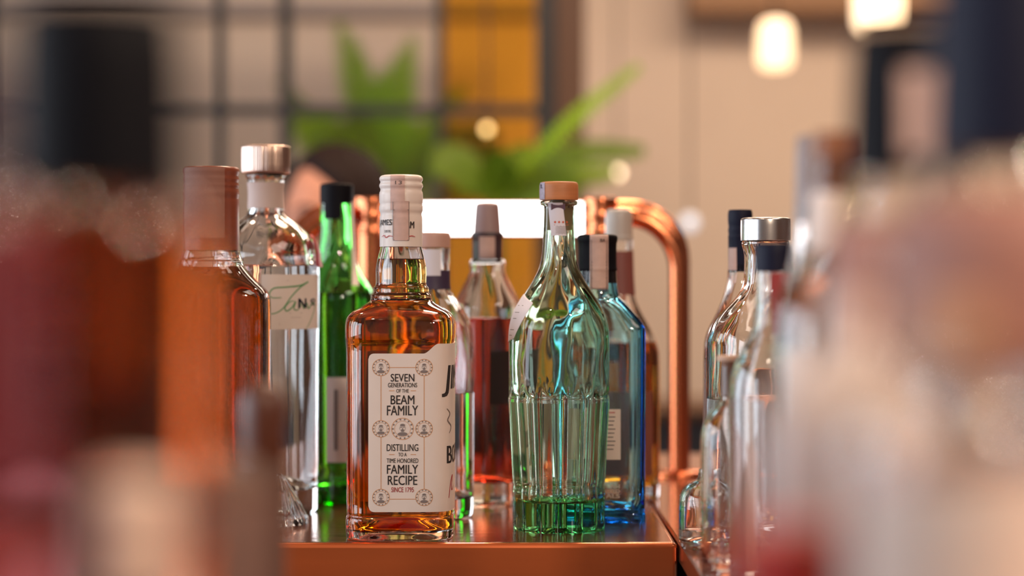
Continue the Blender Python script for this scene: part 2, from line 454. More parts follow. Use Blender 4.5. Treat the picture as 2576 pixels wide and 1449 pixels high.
# --- bourbon bottle, square, white screw cap
SQ = 5.0
b = Bottle('bourbon_bottle', 1009, 1.542, [
    (None, 124, SQ, 1), (1352, 131, SQ, 1), (1335, 134, SQ, 1), (1292, 134, SQ, 1), (1288, 131, SQ, 1), (1282, 131, SQ, 1), (1278, 133, SQ, 1),
    (858, 133, SQ, 1), (850, 136, SQ, 1), (815, 136, SQ, 1), (798, 133, 4.5, 1), (784, 122, 4, 1), (774, 106, 3.2, 1), (764, 88, 2.4, 1),
    (757, 78, 2, 1), (750, 76, 2, 1), (742, 76, 2, 1), (737, 70, 2, 1), (731, 70, 2, 1), (724, 70, 2, 1), (718, 64, 2, 1), (708, 63, 2, 1), (690, 64, 2, 1), (668, 63, 2, 1), (645, 58, 2, 1), (622, 52, 2, 1),
    (600, 49, 2, 1), (470, 47, 2, 1), (452, 47, 2, 1)], G_clear,
    'square bourbon bottle of amber spirit with white screw cap and wide cream label', L_bourbon, 652, t=.0028, tb=.006, punt=.012, seg=96, wob=.0005)
cap_o, cpr = b.cap('screw_cap', [(621, 54), (621, 54), (548, 54), (542, 52), (536, 52), (530, 55), (520, 55), (514, 53), (508, 55), (486, 55), (480, 52), (475, 52), (470, 55), (465, 55), (460, 52), (457, 52), (452, 55), (446, 54), (441, 48), (440, 30)], white_cap)
b.label('tax_seal', stamp, -24, 12, 443, 530, cpr, cap_o, nu=10, nv=40)
b.label('tax_seal', stamp, -17, 23, 508, 606, cpr, cap_o, off=.0006, nu=10, nv=30)
pp = Print(cpr, .0007); S = b.s
pp.put(textw('JAMES', 36*S*1.3, 19*S, .03), -43*S, b.z(563)).put(textw('DISTIL', 20*S, 6*S, .03), -32*S, b.z(583))
pp.put(textw('BEAM', 40*S, 17*S, .03), 17*S, b.z(567)); pp.build('lettering', ink, cap_o)
pp = Print(cpr, .0012); 
for u in (-16, 22): pp.put(rect2d(1.2*S, 94*S), u*S, b.z(557))
for y in (605, 530): pp.put(rect2d(38*S, 1.2*S), 3*S, b.z(y))
pp.put(textw('13', 16*S, 9*S, .0), -3*S, b.z(462)); pp.build('seal_print', grey_ink, cap_o)
pp = Print(cpr, .0007); pp.put(stroke2d([(-.006, 0), (-.003, .0012), (-.001, -.0006), (.002, .0008), (.006, 0)], .0006), -34*S, b.z(597)).put(stroke2d([(-.003, 0), (0, .0008), (.003, 0)], .0006), 30*S, b.z(597)); pp.build('red_lettering', red_ink, cap_o)
def ltop(u):
    if u < -58: return 885+14*(1-math.sqrt(max(0, 1-((-58-u)/14)**2)))
    if u < 62: return 885
    if u < 100: t = (u-62)/38; return 885-24*(3*t*t-2*t**3)
    return 861
def lbot(u):
    if u < -58: return 1273-14*(1-math.sqrt(max(0, 1-((-58-u)/14)**2)))
    return 1273
lab = b.label('label', paper, -72, 330, ltop, lbot, nu=150, nv=24)
pk = b.print(); pg = b.print(off=.0007); prd = b.print(); pgr = b.print()
u0 = 11*S
for txt, w, h, y, bo in (('SEVEN', 57, 19, 944, .012), ('GENERATIONS', 70, 11, 962, .012), ('OF THE', 30, 9, 976, .012), ('BEAM', 57, 22, 998, .012), ('FAMILY', 75, 24, 1024, .012),
                     ('DISTILLING', 76, 17, 1115, .012), ('TO A', 20, 9, 1132, .02), ('TIME HONORED', 76, 11, 1147, .012), ('FAMILY', 75, 22, 1168, .012), ('RECIPE', 71, 23, 1195, .012)):
    pk.put(textw(txt, w*S, h*S, bo), u0, b.z(y))
prd.put(textw('SINCE 1795', 54*S, 12*S, .012), u0, b.z(1218))
for y in (976, 1132):
    for sx in (-1, 1): pg.put(rect2d(13*S, 1.4*S), u0+sx*26*S, b.z(y))
ys = (919, 1069, 1237)
for sx in (-1, 1):
    for ya, yb in ((940, 1048), (1090, 1216)): pg.put(rect2d(1.4*S, (yb-ya)*S), u0+sx*52*S, b.z((ya+yb)/2))
for y in (919, 1241): pg.put(rect2d(62*S, 1.4*S), u0, b.z(y))
def bust(u, y, r):
    z = b.z(y)
    pg.put(ring2d(r, 1.3*S), u, z); pg.put(ring2d(r*.72, .7*S), u, z)
    pgr.put(disc2d(r*.44, 14, r*.17), u, z-r*.47); pgr.put(disc2d(r*.22, 12, r*.12), u, z+r*.34); pgr.put(disc2d(r*.15, 12, r*.10), u, z-r*.17)
    pgr.put(ring2d(r*.27, .7*S, 16), u, z+r*.06); pgr.put(rect2d(r*.05, r*.13), u, z+r*.06); pgr.put(rect2d(r*.2, r*.05), u, z-r*.04)
    for k in range(14):
        a = 2*PI*k/14; pgr.put(rect2d(r*.13, r*.13), u+math.cos(a)*r*.86, z+math.sin(a)*r*.86)
    for sx in (-1, 1): pgr.put(rect2d(r*.12, r*.06), u+sx*r*.12, z+r*.14)
for sx in (-1, 1):
    for y in (919, 1069, 1237): bust(u0+sx*52*S, y, 21*S)
bust(u0, 1069, 27*S)
pk.put(textw('JIM BEAM', 330*S, 78*S, .03, 'LEFT', .15), 107*S, b.z(953)).put(textw('BOURBON', 230*S, 44*S, .03, 'LEFT'), 122*S, b.z(1134))
pgr.put(stroke2d([(0, .006), (.004, .002), (.001, -.003), (.006, -.008), (.003, -.013)], .0012), 122*S, b.z(1040))
prd.put(stroke2d([(0, -.008), (.003, .004), (.007, .009), (.005, -.002), (.012, .001)], .0012), 130*S, b.z(1215))
pk.build('lettering', ink, lab); pg.build('line_art', gold_ink, lab); prd.build('red_lettering', red_ink, lab); pgr.build('portrait_print', grey_ink, lab)

# --- pale green fluted bottle
def flute(d, y_top, n, amp):
    zt_ = zloc(y_top, d)
    def mod(r, t, z):
        zz = zt_+.0028*(abs(math.cos(n*t/2))-.5)*2
        k = max(0, min(1, (zz-z)/.003))
        return r-amp*k*(1-abs(math.cos(n*t/2)))**1.0*1.0
    return mod
b = Bottle('green_glass_bottle', 1406, 1.577, [
    (None, 111, 3, .9), (1354, 114, 3, .9), (1345, 116, 3, .9), (1232, 116, 3, .9), (1222, 114, 3, .9), (1216, 114, 3, .9), (1210, 117, 3, .9), (1100, 122, 3, .9), (1004, 128, 3, .9), (1000, 128, 3, .9), (996, 125, 3, .9), (985, 126, 3, .9), (870, 127, 2.8, .9), (835, 126, 2.6, .92), (805, 121, 2.4, .95), (780, 112, 2.2, 1), (757, 99, 2, 1), (735, 84, 2, 1), (712, 69, 2, 1),
    (690, 57, 2, 1), (668, 48, 2, 1), (640, 43, 2, 1), (600, 40, 2, 1), (545, 38, 2, 1), (520, 38, 2, 1), (518, 39, 2, 1), (517, 45, 2, 1), (512, 48, 2, 1), (507, 46, 2, 1), (505, 40, 2, 1)], G_green,
    'empty pale green fluted glass bottle with wooden cap beside bourbon', t=.0062, tb=.023, punt=.006, seg=192, mod=flute(1.577, 978, 16, .0046), wob=.0012, it=2)
cap_o, cpr = b.cap('wooden_cap', [(504, 47), (504, 48), (500, 49), (470, 49), (463, 48), (459, 45), (458, 40)], wood)
b.cap('stopper', [(580, 19), (580, 22), (506, 26)], mat('cork_stopper', (.45, .28, .18), .7))
S = b.s
b.label('tax_seal', mat('blue_seal_paper', (.40, .36, .46), .5, vary=.4, scale=400), -64, -40, 460, 503, cpr, cap_o, nu=8, nv=8)
pp = Print(cpr, .0008); pp.put(textw('TL', 12*S, 10*S, .03), -53*S, b.z(470)); pp.build('seal_print', navy_cap, cap_o)
sl = b.label('tax_seal', lilac, -20, 18, 512, 594, None, None, off=.0004, nu=10, nv=20, shear=-.12)
pp = b.print(off=.0009); vi = mat('violet_ink', (.16, .10, .14), .6); 
pp.put(rect2d(34*S, 15*S), -3*S, b.z(522)); pp.build('seal_band', vi, sl)
pp = b.print(off=.0009)
for k in range(4): pp.put(([(-3*S, 0), (0, -3.4*S), (3*S, 0), (0, 3.4*S)], [(0, 1, 2, 3)]), (-10+k*9.5)*S, b.z(560))
pp.put(rect2d(36*S, 1.2*S), 6*S, b.z(567)); pp.build('seal_diamonds', mat('orange_red_ink', (.62, .10, .04), .6), sl)
pp = b.print(off=.0009)
for k in range(6): pp.put(stroke2d([((-16+j*4)*S, (1.2 if j % 2 else -1.2)*S) for j in range(9)], .9*S, 2), 7*S, b.z(571+k*3.4))
pp.build('seal_hatching', grey_ink, sl)
def yt(u): return 733+(u+175)*-0.10 if u < -120 else 738+(u+120)*.5
sl = b.label('side_label', mat('white_label', (.88, .84, .90), .6, vary=.03), -178, -72, lambda u: 740+max(0, u+118)*.45, lambda u: 842+(-88-u)*.2-max(0, u+128)*1.35, nu=24, nv=14)
pp = b.print()
for k, (u, y, w) in enumerate(((-118, 768, 30), (-128, 785, 26), (-133, 800, 20), (-140, 828, 24), (-146, 842, 18))):
    pp.put(rect2d(w*S, 1.4*S), u*S, b.z(y))
pp.build('lettering', grey_ink, sl)

# --- blue square gin bottle
b = Bottle('blue_gin_bottle', 1503, 1.637, [
    (None, 112, 7, .62), (1318, 119, 7, .62), (1308, 120, 7, .62), (1288, 120, 7, .62), (1283, 117, 7, .62), (1278, 118, 7, .62), (835, 119, 7, .62), (822, 118, 6, .62), (800, 104, 5, .64), (775, 84, 4, .68), (757, 68, 3, .8), (748, 58, 2.4, .95), (738, 53, 2, 1), (715, 50, 2, 1), (690, 48, 2, 1), (610, 46, 2, 1)], G_blue,
    'blue tinted square gin bottle with black cap behind the green fluted bottle', None, None, t=.0048, tb=.011, punt=.004, seg=96, wob=.0004)
cap_o, cpr = b.cap('black_cap', [(712, 47), (712, 47), (684, 47), (680, 49), (677, 50), (672, 48), (612, 48), (608, 50), (600, 51), (594, 50), (591, 46), (590, 40)], black_cap)
st = b.label('tax_seal', stamp, -20, 24, 592, 728, cpr, cap_o, off=.0012, nu=10, nv=40)
S = b.s; pp = Print(cpr, .0018)
for u in (-16, 20): pp.put(rect2d(1.1*S, 120*S), u*S, b.z(664))
for y in (660, 668, 676, 700, 723): pp.put(rect2d(37*S, 1.1*S), 2*S, b.z(y))
pp.put(textw('BA', 12*S, 8*S, .02), 10*S, b.z(606)); pp.build('seal_print', ink, cap_o)
sl = b.label('back_label', paper, -30, 53, 1025, 1150, off=.0004, nu=12, nv=8)
pp = b.print()
for k in range(9): pp.put(rect2d((26-(k % 3)*5)*S, 2*S), 27*S, b.z(1044+k*10))
pp.build('lettering', navy_cap, sl)
pp = b.print(); pp.put(rect2d(22*S, 2.4*S), 28*S, b.z(1033)); pp.build('red_lettering', red_ink, sl)
pp = b.print(off=.0006)
for t, w, y in (('AH', 24, 1216), ('CTED', 36, 1228), ('ALS', 34, 1240)): pp.put(textw(t, w*S, 10*S, .03, 'RIGHT'), 51*S, b.z(y))
pp.build('white_lettering', mat('white_print', (.75, .70, .68), .5), b.root)

# --- clear round bottle behind bourbon
b = Bottle('vodka_bottle', 1086, 1.67, [
    (None, 88), (1308, 96), (1295, 103), (1270, 106), (1000, 106), (900, 107), (850, 106), (815, 100), (785, 86), (760, 68), (745, 56), (735, 50), (725, 46), (700, 45), (665, 45), (640, 46), (625, 47)], G_clear,
    'clear round spirit bottle with pink cap half hidden behind the bourbon', G_seal, 985, t=.0035, tb=.016, punt=.012, wob=.0007)
b.cap('cap', [(622, 46), (622, 47), (590, 47), (586, 45), (585, 40)], mat('rose_cap', (.55, .33, .27), .45))
b.label('neck_band', mat('violet_band', (.05, .03, .07), .5), -70, 70, 680, 728, off=.0004, nu=30, nv=4)
st = b.label('tax_seal', lilac, -30, 24, 628, 694, off=.0006, nu=10, nv=10)
# --- decanter style bottle behind, clear cone shoulders over red amber
b = Bottle('cone_shoulder_bottle', 1226, 1.77, [
    (None, 78), (1262, 84), (1245, 86), (1235, 84), (1000, 85), (800, 87), (775, 87), (765, 85), (752, 78), (710, 56), (684, 44), (676, 44), (668, 46), (660, 46), (654, 42), (650, 34), (640, 32), (560, 31)], G_clear,
    'cone shouldered bottle of red amber spirit with dark neck wrap', L_red, 800, t=.003, tb=.02, punt=.006, wob=.0005)
cap_o, cpr = b.cap('neck_wrap', [(654, 37), (654, 38), (600, 38), (597, 40), (592, 41), (586, 39)], mat('dark_neck_wrap', (.06, .035, .045), .4))
b.cap('cap', [(585, 34), (585, 35), (530, 31), (518, 30), (513, 28), (512, 20)], mat('mauve_cap', (.34, .23, .23), .5))
b.label('tax_seal', stamp, -20, 20, 596, 650, cpr, cap_o, nu=8, nv=6)
b.label('label', mat('dark_label', (.035, .02, .018), .5), 8, 120, 880, 1012, nu=16, nv=4)
# --- green bottle at the back
b = Bottle('green_bottle', 847, 1.79, [
    (None, 90), (1250, 96), (1240, 97), (760, 97), (738, 95), (715, 82), (690, 63), (665, 52), (640, 47), (600, 43), (560, 41), (520, 40), (490, 40)], G_bgreen,
    'bright green bottle with black cap behind the bourbon', L_dark, 735, t=.003, tb=.012, punt=.01, wob=.0008)
cap_o, cpr = b.cap('black_cap', [(512, 41), (512, 42), (470, 42), (465, 41), (463, 36)], black_cap)
b.label('neck_foil', black_cap, -30, 14, 505, 552, nu=12, nv=6, off=.0004)
b.label('tax_seal', paper, 46, 66, 508, 718, nu=4, nv=30, off=.0005)
sl = b.label('label', paper, -17, 120, 945, 1155, nu=24, nv=4)
pp = b.print(); S = b.s; pp.put(rect2d(9*S, 150*S), 7*S, b.z(1050)); pp.build('lettering', grey_ink, sl)
# --- tall clear gin bottle with knurled cap
def knurl(q, t, z): return q*(1+.006*(1 if int(t/(2*PI)*150) % 2 else -1))
b = Bottle('gin_bottle', 669, 1.69, [
    (None, 120), (1302, 128), (1290, 131), (700, 134), (672, 134), (660, 131), (648, 128), (638, 128), (630, 126), (605, 118), (580, 100), (560, 76), (548, 58), (540, 48), (530, 44), (470, 43), (462, 46), (452, 47), (446, 51), (440, 51), (437, 46)], G_clear,
    'tall clear gin bottle with knurled metal cap and green script label', G_seal, 668, t=.0042, tb=.022, punt=.012, wob=.0018, seg=80)
b.cap('knurled_cap', [(436, 58), (436, 60), (430, 61), (374, 61), (369, 60), (367, 54)], rose_silver, seg=300, mod=knurl)
b.label('neck_label', mat('mauve_paper', (.56, .44, .40), .6), -80, 80, 460, 525, off=.0004, nu=30, nv=4)
sl = b.label('label', paper, 6, 190, 691, 826, nu=30, nv=6)
S = b.s; pp = b.print()
def sc(pts, u, y): return [((p[0]-u)*S, (y-p[1])*S) for p in pts]
U = lambda px: math.asin(max(-.999, min(.999, (px-669)/134)))*134*S
def scr(pts): return [(U(x), b.z(y)) for x, y in pts]
pp.put(stroke2d(scr([(722, 748), (700, 748), (694, 738), (705, 725), (735, 722), (765, 718), (781, 709), (765, 722), (745, 745), (725, 775), (705, 787), (688, 786)]), 3.6*S), 0, 0)
pp.put(stroke2d(scr([(752, 757), (742, 758), (730, 772), (734, 781), (746, 772), (754, 758), (750, 775), (757, 779), (764, 772)]), 3.2*S), 0, 0)
pp.put(stroke2d(scr([(764, 772), (768, 760), (772, 775), (778, 762), (782, 775), (790, 762), (795, 770), (788, 800), (778, 824)]), 3.2*S), 0, 0)
pp.build('green_script', green_ink, sl)
pp = b.print(off=.0010); pp.put(textw('N', 26*S, 24*S, .03), U(769), b.z(762)).put(textw('o', 22*S, 11*S, .03), U(791), b.z(756)).put(rect2d(22*S, 2*S), U(791), b.z(766)); pp.build('lettering', navy_cap, sl)
pp = b.print()
for y, w in ((706, 50), (786, 40), (797, 30), (812, 90), (815, 90)): pp.put(rect2d(w*S, 1.0*S), U(755), b.z(y))
pp.build('fine_print', mat('faint_ink', (.5, .40, .38), .6), sl)
tagm = mat('red_tag', (.45, .05, .06), .5)
b.label('side_tag', tagm, 175, 215, 590, 672, nu=6, nv=10, off=.003)
# --- amber flask bottle at left with reddish wooden cap
b = Bottle('whiskey_flask', 531, 1.57, [
    (None, 140, 3.4, .6), (1340, 148, 3.4, .6), (770, 149, 3.4, .6), (745, 147, 3.4, .6), (730, 140, 3.2, .62), (710, 118, 3, .7), (690, 98, 2.6, .8), (672, 84, 2.2, .95), (660, 80, 2, 1), (655, 80, 2, 1), (650, 76, 2, 1), (640, 74, 2, 1), (628, 70, 2, 1), (610, 62, 2, 1), (450, 60, 2, 1)], G_clear,
    'flat shouldered amber whiskey bottle with reddish cap left of the gin', glass('oak_whiskey', (.80, .52, .01), 150, 1.36), 672, t=.003, tb=.012, seg=96, wob=.0006)
cap_o, cpr = b.cap('cap', [(630, 70), (630, 71), (510, 71), (500, 69), (492, 71), (480, 70), (474, 68), (468, 71), (460, 68), (452, 71), (444, 68), (436, 71), (425, 71), (421, 66)], mat('red_brown_cap', (.24, .06, .03), .35, vary=.3, scale=20, stretch=(1, 1, 8)))
b.label('tax_seal', mat('brown_seal', (.30, .13, .09), .6), -70, 45, 424, 600, cpr, cap_o, nu=14, nv=30)
S = b.s; pp = b.print(off=.0004)
for k in range(3):
    for q in range(5): pp.put(rect2d(10*S, 4*S), (50+q*17+(k % 2)*6)*S, b.z(842+k*22))
for q in ((70, 885), (95, 915), (110, 905)): pp.put(stroke2d([(-.010, .010), (0, -.002), (.004, -.014)], .0016), q[0]*S, b.z(q[1]))
m = pp.m; m2 = MB(); m2.v = m.v; m2.f = m.f; m2.mi = m.mi
eo = m2.build('embossed_lettering', G_clear, b.root, smooth=False, clean=False); sm = eo.modifiers.new('solid', 'SOLIDIFY'); sm.thickness = .0012; sm.offset = 1
# --- amber bottle behind the blue one, frosted cap
b = Bottle('rum_bottle', 1557, 1.82, [
    (None, 92), (1250, 100), (1240, 102), (900, 103), (870, 98), (830, 82), (790, 58), (760, 44), (735, 38), (640, 35), (605, 34)], G_clear,
    'amber rum bottle with frosted cap behind the blue bottle', L_bourbon, 860, t=.003, tb=.012, wob=.0006)
b.cap('frosted_cap', [(604, 35), (604, 36), (594, 36), (592, 34), (540, 34), (530, 31), (526, 24)], mat('frosted_cap', (.50, .46, .42), .35))
b.label('neck_label', mat('red_brown_label', (.22, .07, .06), .5), -110, 110, 632, 742, nu=30, nv=4)
b.label('label', mat('rum_label', (.28, .12, .09), .5), -70, 90, 980, 1190, nu=20, nv=4)
# --- ribbed glass foot near the gin bottle
def ribs(q, t, z): return q*(1+.05*abs(math.sin(10*t)))
gl = empty('upturned_glass', (X(700, 1.62), 1.615, TOPZ), 'small ribbed clear glass upside down in front of the gin bottle', 'glass')
s_ = 1.615/F
pr = Prof([(0, 74*s_), (.004, 76*s_), (30*s_, 66*s_), (70*s_, 46*s_), (105*s_, 26*s_), (120*s_, 12*s_), (124*s_, 8*s_)], 2, ribs)
m_, ip_, wm_ = shell(pr, .0022, .004, 80); v, f = rings([(124*s_, 8*s_, 2, 1), (124*s_, 0, 2, 1)], 80, ribs)
m_.build('ribbed_bowl', G_clear, gl, angle=60)

# ------------------------------------------------------------------ right-hand crowd
cream = mat('ivory_label', (.84, .70, .62), .55, vary=.04, scale=40)  # pale labels put on the clear bottles to brighten the blurred crowd
def simple(name, ax, d, pts, gl, label, liq=None, level=None, cap=None, labels=(), **k):
    b = Bottle(name, ax, d, pts, gl, label, liq, level, seg=k.pop('seg', 48), **k)
    for c in cap or (): b.cap(*c)
    for l in labels: b.label(*l)
    return b
simple('silver_cap_bottle', 1926, 1.50, [(None, 140), (1340, 147), (880, 149), (850, 146), (815, 133), (785, 110), (760, 84), (740, 68), (720, 58), (690, 54), (640, 53), (622, 58), (612, 61), (606, 58)], G_clear,
    'clear round shouldered bottle with plain silver cap', G_seal, 1000, [('silver_cap', [(605, 62), (605, 63), (556, 63), (550, 62), (548, 56)], silver)], t=.004, tb=.015, wob=.001)
simple('thin_neck_bottle', 1862, 1.66, [(None, 86), (1300, 92), (900, 93), (840, 88), (790, 60), (740, 40), (690, 30), (560, 27)], G_clear,
    'slim necked clear bottle with navy and pink cap', G_seal, 900, [('neck_wrap', [(684, 29), (684, 30), (600, 30), (596, 31), (590, 29), (580, 31), (570, 29), (560, 31), (535, 31), (528, 28)], navy_cap)],
    [('tax_seal', stamp, -40, -12, 560, 680)], t=.003)
bb = simple('red_label_bottle', 1945, 1.27, [(None, 112), (1380, 112), (980, 113), (930, 104), (880, 80), (840, 55), (800, 46), (690, 43), (630, 42)], G_clear,
    'clear bottle with navy cap and dark red neck label', G_seal, 1000, [('navy_cap', [(684, 44), (684, 45), (618, 45), (612, 40)], navy_cap)],
    [('neck_label', mat('dark_red_label', (.28, .025, .03), .5), -12, 140, 686, 838, None, None, .0004, 24, 12)], t=.003)
simple('slim_black_bottle', 2042, 1.15, [(None, 34), (1380, 36), (900, 36), (800, 35), (740, 28), (700, 19), (600, 17)], mat('black_bottle_glass', (.008, .006, .007), .15),
    'slim opaque black bottle behind the lime bottle', None, None, [('cap', [(640, 19), (640, 20), (585, 20), (580, 15)], black_cap)], t=.002)
simple('lime_bottle', 2002, .90, [(None, 62), (1380, 66), (1010, 66), (950, 62), (900, 48), (870, 30), (845, 22), (740, 20)], glass('lime_glass', (.28, 1.0, .16), 80),
    'small lime green bottle with grey label among the clear ones', None, None, [('cap', [(742, 20), (742, 21), (715, 21), (712, 16)], mat('green_cap', (.05, .35, .05), .4))], [('label', mat('grey_label', (.50, .45, .42), .6), -120, 120, 1015, 1500)], t=.003)
simple('corked_bottle', 1835, 1.33, [(None, 70), (1380, 73), (1120, 73), (1080, 71), (1045, 58), (1020, 36), (1000, 24), (985, 21), (920, 21)], G_clear,
    'small clear bottle with pale cork and round shoulders', None, None, [('cork_ring', [(908, 31), (908, 32), (896, 32), (894, 28)], mat('pale_cork', (.62, .40, .28), .6)), ('cork', [(1000, 15), (990, 19), (909, 20)], mat('brown_cork', (.26, .12, .07), .7))], t=.003)
simple('round_flask', 1774, 1.462, [(None, 60), (1362, 65), (1350, 66), (1262, 66), (1240, 62), (1222, 50), (1212, 34), (1206, 22), (1200, 18), (1190, 17)], G_clear,
    'short clear round shouldered flask at the end of the side counter', G_seal, 1330, [('stopper', [(1196, 13), (1196, 16), (1180, 16), (1178, 13)], silver)], t=.0035, tb=.006)
grp = 'blurred clear bottles on the side counter'
simple('tall_bottle', 2035, 1.02, [(None, 90), (1200, 94), (900, 94), (830, 88), (740, 68), (660, 46), (600, 36), (400, 32)], G_clear,
    'blurred clear bottle with slim grey capsule right of the silver cap', G_seal, 800, [('capsule', [(560, 34), (560, 35), (350, 32), (342, 26)], mat('grey_capsule', (.30, .26, .27), .4))], [('label', cream, -90, 110, 900, 1200)], group=grp)
simple('tall_bottle', 2095, .88, [(None, 150), (1200, 155), (850, 155), (760, 140), (690, 100), (640, 72), (600, 60), (380, 50)], G_clear,
    'blurred clear bottle with brown cap and cream neck label', G_seal, 700, [('cap', [(480, 50), (480, 52), (340, 50), (334, 44)], mat('brown_cap', (.26, .09, .03), .45))], [('neck_label', cream, -100, 100, 486, 630), ('label', cream, -160, 120, 880, 1200)], group=grp)
simple('tall_bottle', 2275, .66, [(None, 230), (1200, 235), (760, 235), (650, 215), (540, 165), (470, 140), (430, 130), (120, 118)], G_clear,
    'blurred wide bottle with black capsule and pink seal at the right', G_seal, 640, [('capsule', [(440, 138), (440, 140), (110, 128), (80, 115)], black_cap)], [('tax_seal', stamp, -30, 78, 190, 400, None, None, .003), ('label', mat('rose_label', (.38, .18, .14), .6), -260, 300, 560, 900)], group=grp)
simple('tall_bottle', 2530, .55, [(None, 290), (1200, 300), (640, 300), (540, 270), (460, 215), (400, 190), (350, 175), (-60, 165)], G_clear,
    'blurred large bottle with navy capsule at the right edge', G_seal, 500, [('capsule', [(400, 194), (400, 196), (-100, 175), (-120, 150)], navy_cap)], [('label', mat('rose_label', (.38, .18, .14), .6), -420, 420, 500, 900)], group=grp)
simple('squat_bottle', 2140, .50, [(None, 230), (1440, 240), (1150, 240), (1050, 220), (960, 160), (900, 95), (860, 64), (830, 56), (770, 54)], mat('bright_lit_glass', (.86, .72, .66), .35, vary=.05, trans=.35),  # milky tone puts the bright light in clear glass into the colour
    'blurred squat bottle coloured pale for bright light with pale cap low on the right', None, None, [('cap', [(830, 66), (830, 68), (750, 66), (744, 58)], mat('pink_cap', (.80, .58, .50), .4))], [('label', cream, -150, 150, 1180, 1500)], group=grp)
simple('squat_bottle', 2400, .42, [(None, 290), (1480, 300), (1180, 300), (1060, 280), (960, 200), (900, 120), (860, 80), (800, 70)], G_clear,
    'blurred squat clear bottle with tan cap nearest the right corner', G_seal, 1150, [('cap', [(880, 84), (880, 86), (770, 84), (760, 70)], mat('tan_cap', (.62, .33, .18), .5))], [('label', cream, -350, 350, 1180, 1600)], group=grp)
simple('small_bottle', 1985, .45, [(None, 135), (1700, 140), (1620, 134), (1560, 124), (1540, 118), (1360, 110)], G_clear,
    'small bottle with bright red cap at the bottom of the picture', None, None, [('red_cap', [(1540, 140), (1540, 145), (1345, 142), (1325, 120)], mat('bright_red_cap', (.60, .02, .01), .4))])

# ------------------------------------------------------------------ left foreground
simple('whisky_bottle', 245, .47, [(None, 262), (1500, 270), (660, 270), (590, 262), (540, 240), (500, 210), (480, 200), (30, 190)], glass('amber_glass', (.85, .42, .01), 260),
    'big blurred amber bottle with black capsule at the left', glass('dark_whisky', (.88, .55, .01), 100, 1.36), 540, [('capsule', [(500, 216), (500, 218), (40, 208), (10, 185)], black_cap)], t=.003)
simple('brown_stoneware_bottle', 395, .60, [(None, 290), (1700, 300), (1260, 300), (1200, 285), (1150, 200), (1100, 100), (1060, 70), (900, 64)], mat('brown_stoneware', (.09, .035, .02), .7),
    'blurred low brown stoneware bottle with mauve label behind the beige ribbed cap', None, None, [('cap', [(1000, 72), (1000, 74), (880, 74), (870, 60)], black_cap)], [('label', mat('mauve_label', (.19, .105, .085), .7), -420, 420, 1210, 1900)])
simple('red_liqueur_bottle', -110, .40, [(None, 210), (1500, 220), (640, 220), (540, 200), (470, 150), (420, 110), (200, 96)], G_clear,
    'blurred crimson liqueur bottle cut by the left edge', glass('crimson_liqueur', (.8, .03, .06), 80, 1.36), 450, [('cap', [(400, 108), (400, 110), (180, 98), (170, 80)], mat('dark_red_cap', (.05, .01, .015), .6))], [('label', mat('crimson_label', (.13, .006, .016), .7), -260, 330, 560, 1250)])
simple('ribbed_cap_bottle', 330, .42, [(None, 210), (1700, 210), (1560, 180), (1500, 110), (1480, 100), (1230, 98)], G_clear,
    'blurred low bottle with beige ribbed cap in front of amber whisky', None, None, [('ribbed_cap', [(1500, 110)]+[(1490-k*10, 112 if k % 4 < 2 else 106) for k in range(26)]+[(1225, 104), (1205, 90), (1195, 60)], mat('beige_cap', (.90, .68, .56), .5))])
simple('brown_stopper_bottle', 662, .92, [(None, 80), (1700, 84), (1560, 80), (1500, 60), (1460, 50), (1080, 48)], glass('brown_glass', (.7, .40, .30), 60),
    'blurred slim bottle with brown dome stopper before the whiskey flask', None, None, [('dome_stopper', [(1160, 50), (1160, 52), (1060, 58), (1010, 56), (980, 46), (964, 28), (960, 12)], mat('brown_stopper', (.10, .03, .015), .35)), ('collar', [(1470, 54), (1470, 56), (1165, 54)], mat('mauve_collar', (.11, .05, .035), .5))])

# ------------------------------------------------------------------ beer tower
TD = 2.03; s_ = TD/F
tw = empty('beer_tower', (X(1222, TD), TD, TOPZ), 'copper beer tower with bright white light panel behind the bottles', 'beer tower')
def tz(py): return zloc(py, TD)
xo = lambda px: (px-1222)*s_
for sx in (-1, 1):
    cx_ = sx*(1510-1222)*s_
    def colm(pts, nm, m, par):
        mb, pr = turned(pts, 40, 1)
        mb.v = [(p[0]+cx_, p[1], p[2]) for p in mb.v]; return mb.build(nm, m, par)
    c = colm([(0, .028), (0, .029), (.006, .029), (.008, .019), (tz(640), .0165), (tz(590), .0165), (tz(588), .0175), (tz(578), .0175), (tz(576), .016), (tz(552), .016), (tz(550), .0175), (tz(540), .0175), (tz(538), .0162), (tz(514), .0162)], 'column', copper, tw)
    colm([(tz(514), .0172), (tz(514), .0178), (tz(499), .0178), (tz(497), .016)], 'column_cap', copper, c)
    # outer bent pipe, two side by side
    for k, (dy, oy, rad) in enumerate(((-.012, 0, .0095), (.013, .010, .0085))):
        pts = []; R_ = .055
        xe = sx*((1703-1222)*s_+oy*.6); top = tz(545)+oy
        pts.append((xe, dy, .004)); pts += [(xe, dy, .004+(top-R_-.004)*t) for t in (.25, .5, .75)]
        for a in range(0, 91, 9):
            aa = math.radians(a); pts.append((xe-sx*R_*(1-math.cos(aa)), dy, top-R_+R_*math.sin(aa)))
        pts.append((cx_+sx*.0165, dy, top))
        MB().tube(pts, rad, 20).build('pipe', copper, tw)
    mb, pr = turned([(0, .030), (0, .031), (.004, .031), (.006, .027), (.007, .02)], 40, 1)
    mb.v = [(p[0]+sx*(1703-1222)*s_, p[1], p[2]) for p in mb.v]; mb.build('flange', copper, tw)
MB().box((xo(950), -.012, tz(596)), (xo(1494), .02, tz(506))).build('light_housing', copper, tw, smooth=False, bevel=.003)
lp = mat('white_light_panel', (.9, .9, .9), .4, vary=0, emit=(1, .97, .94), estr=6)
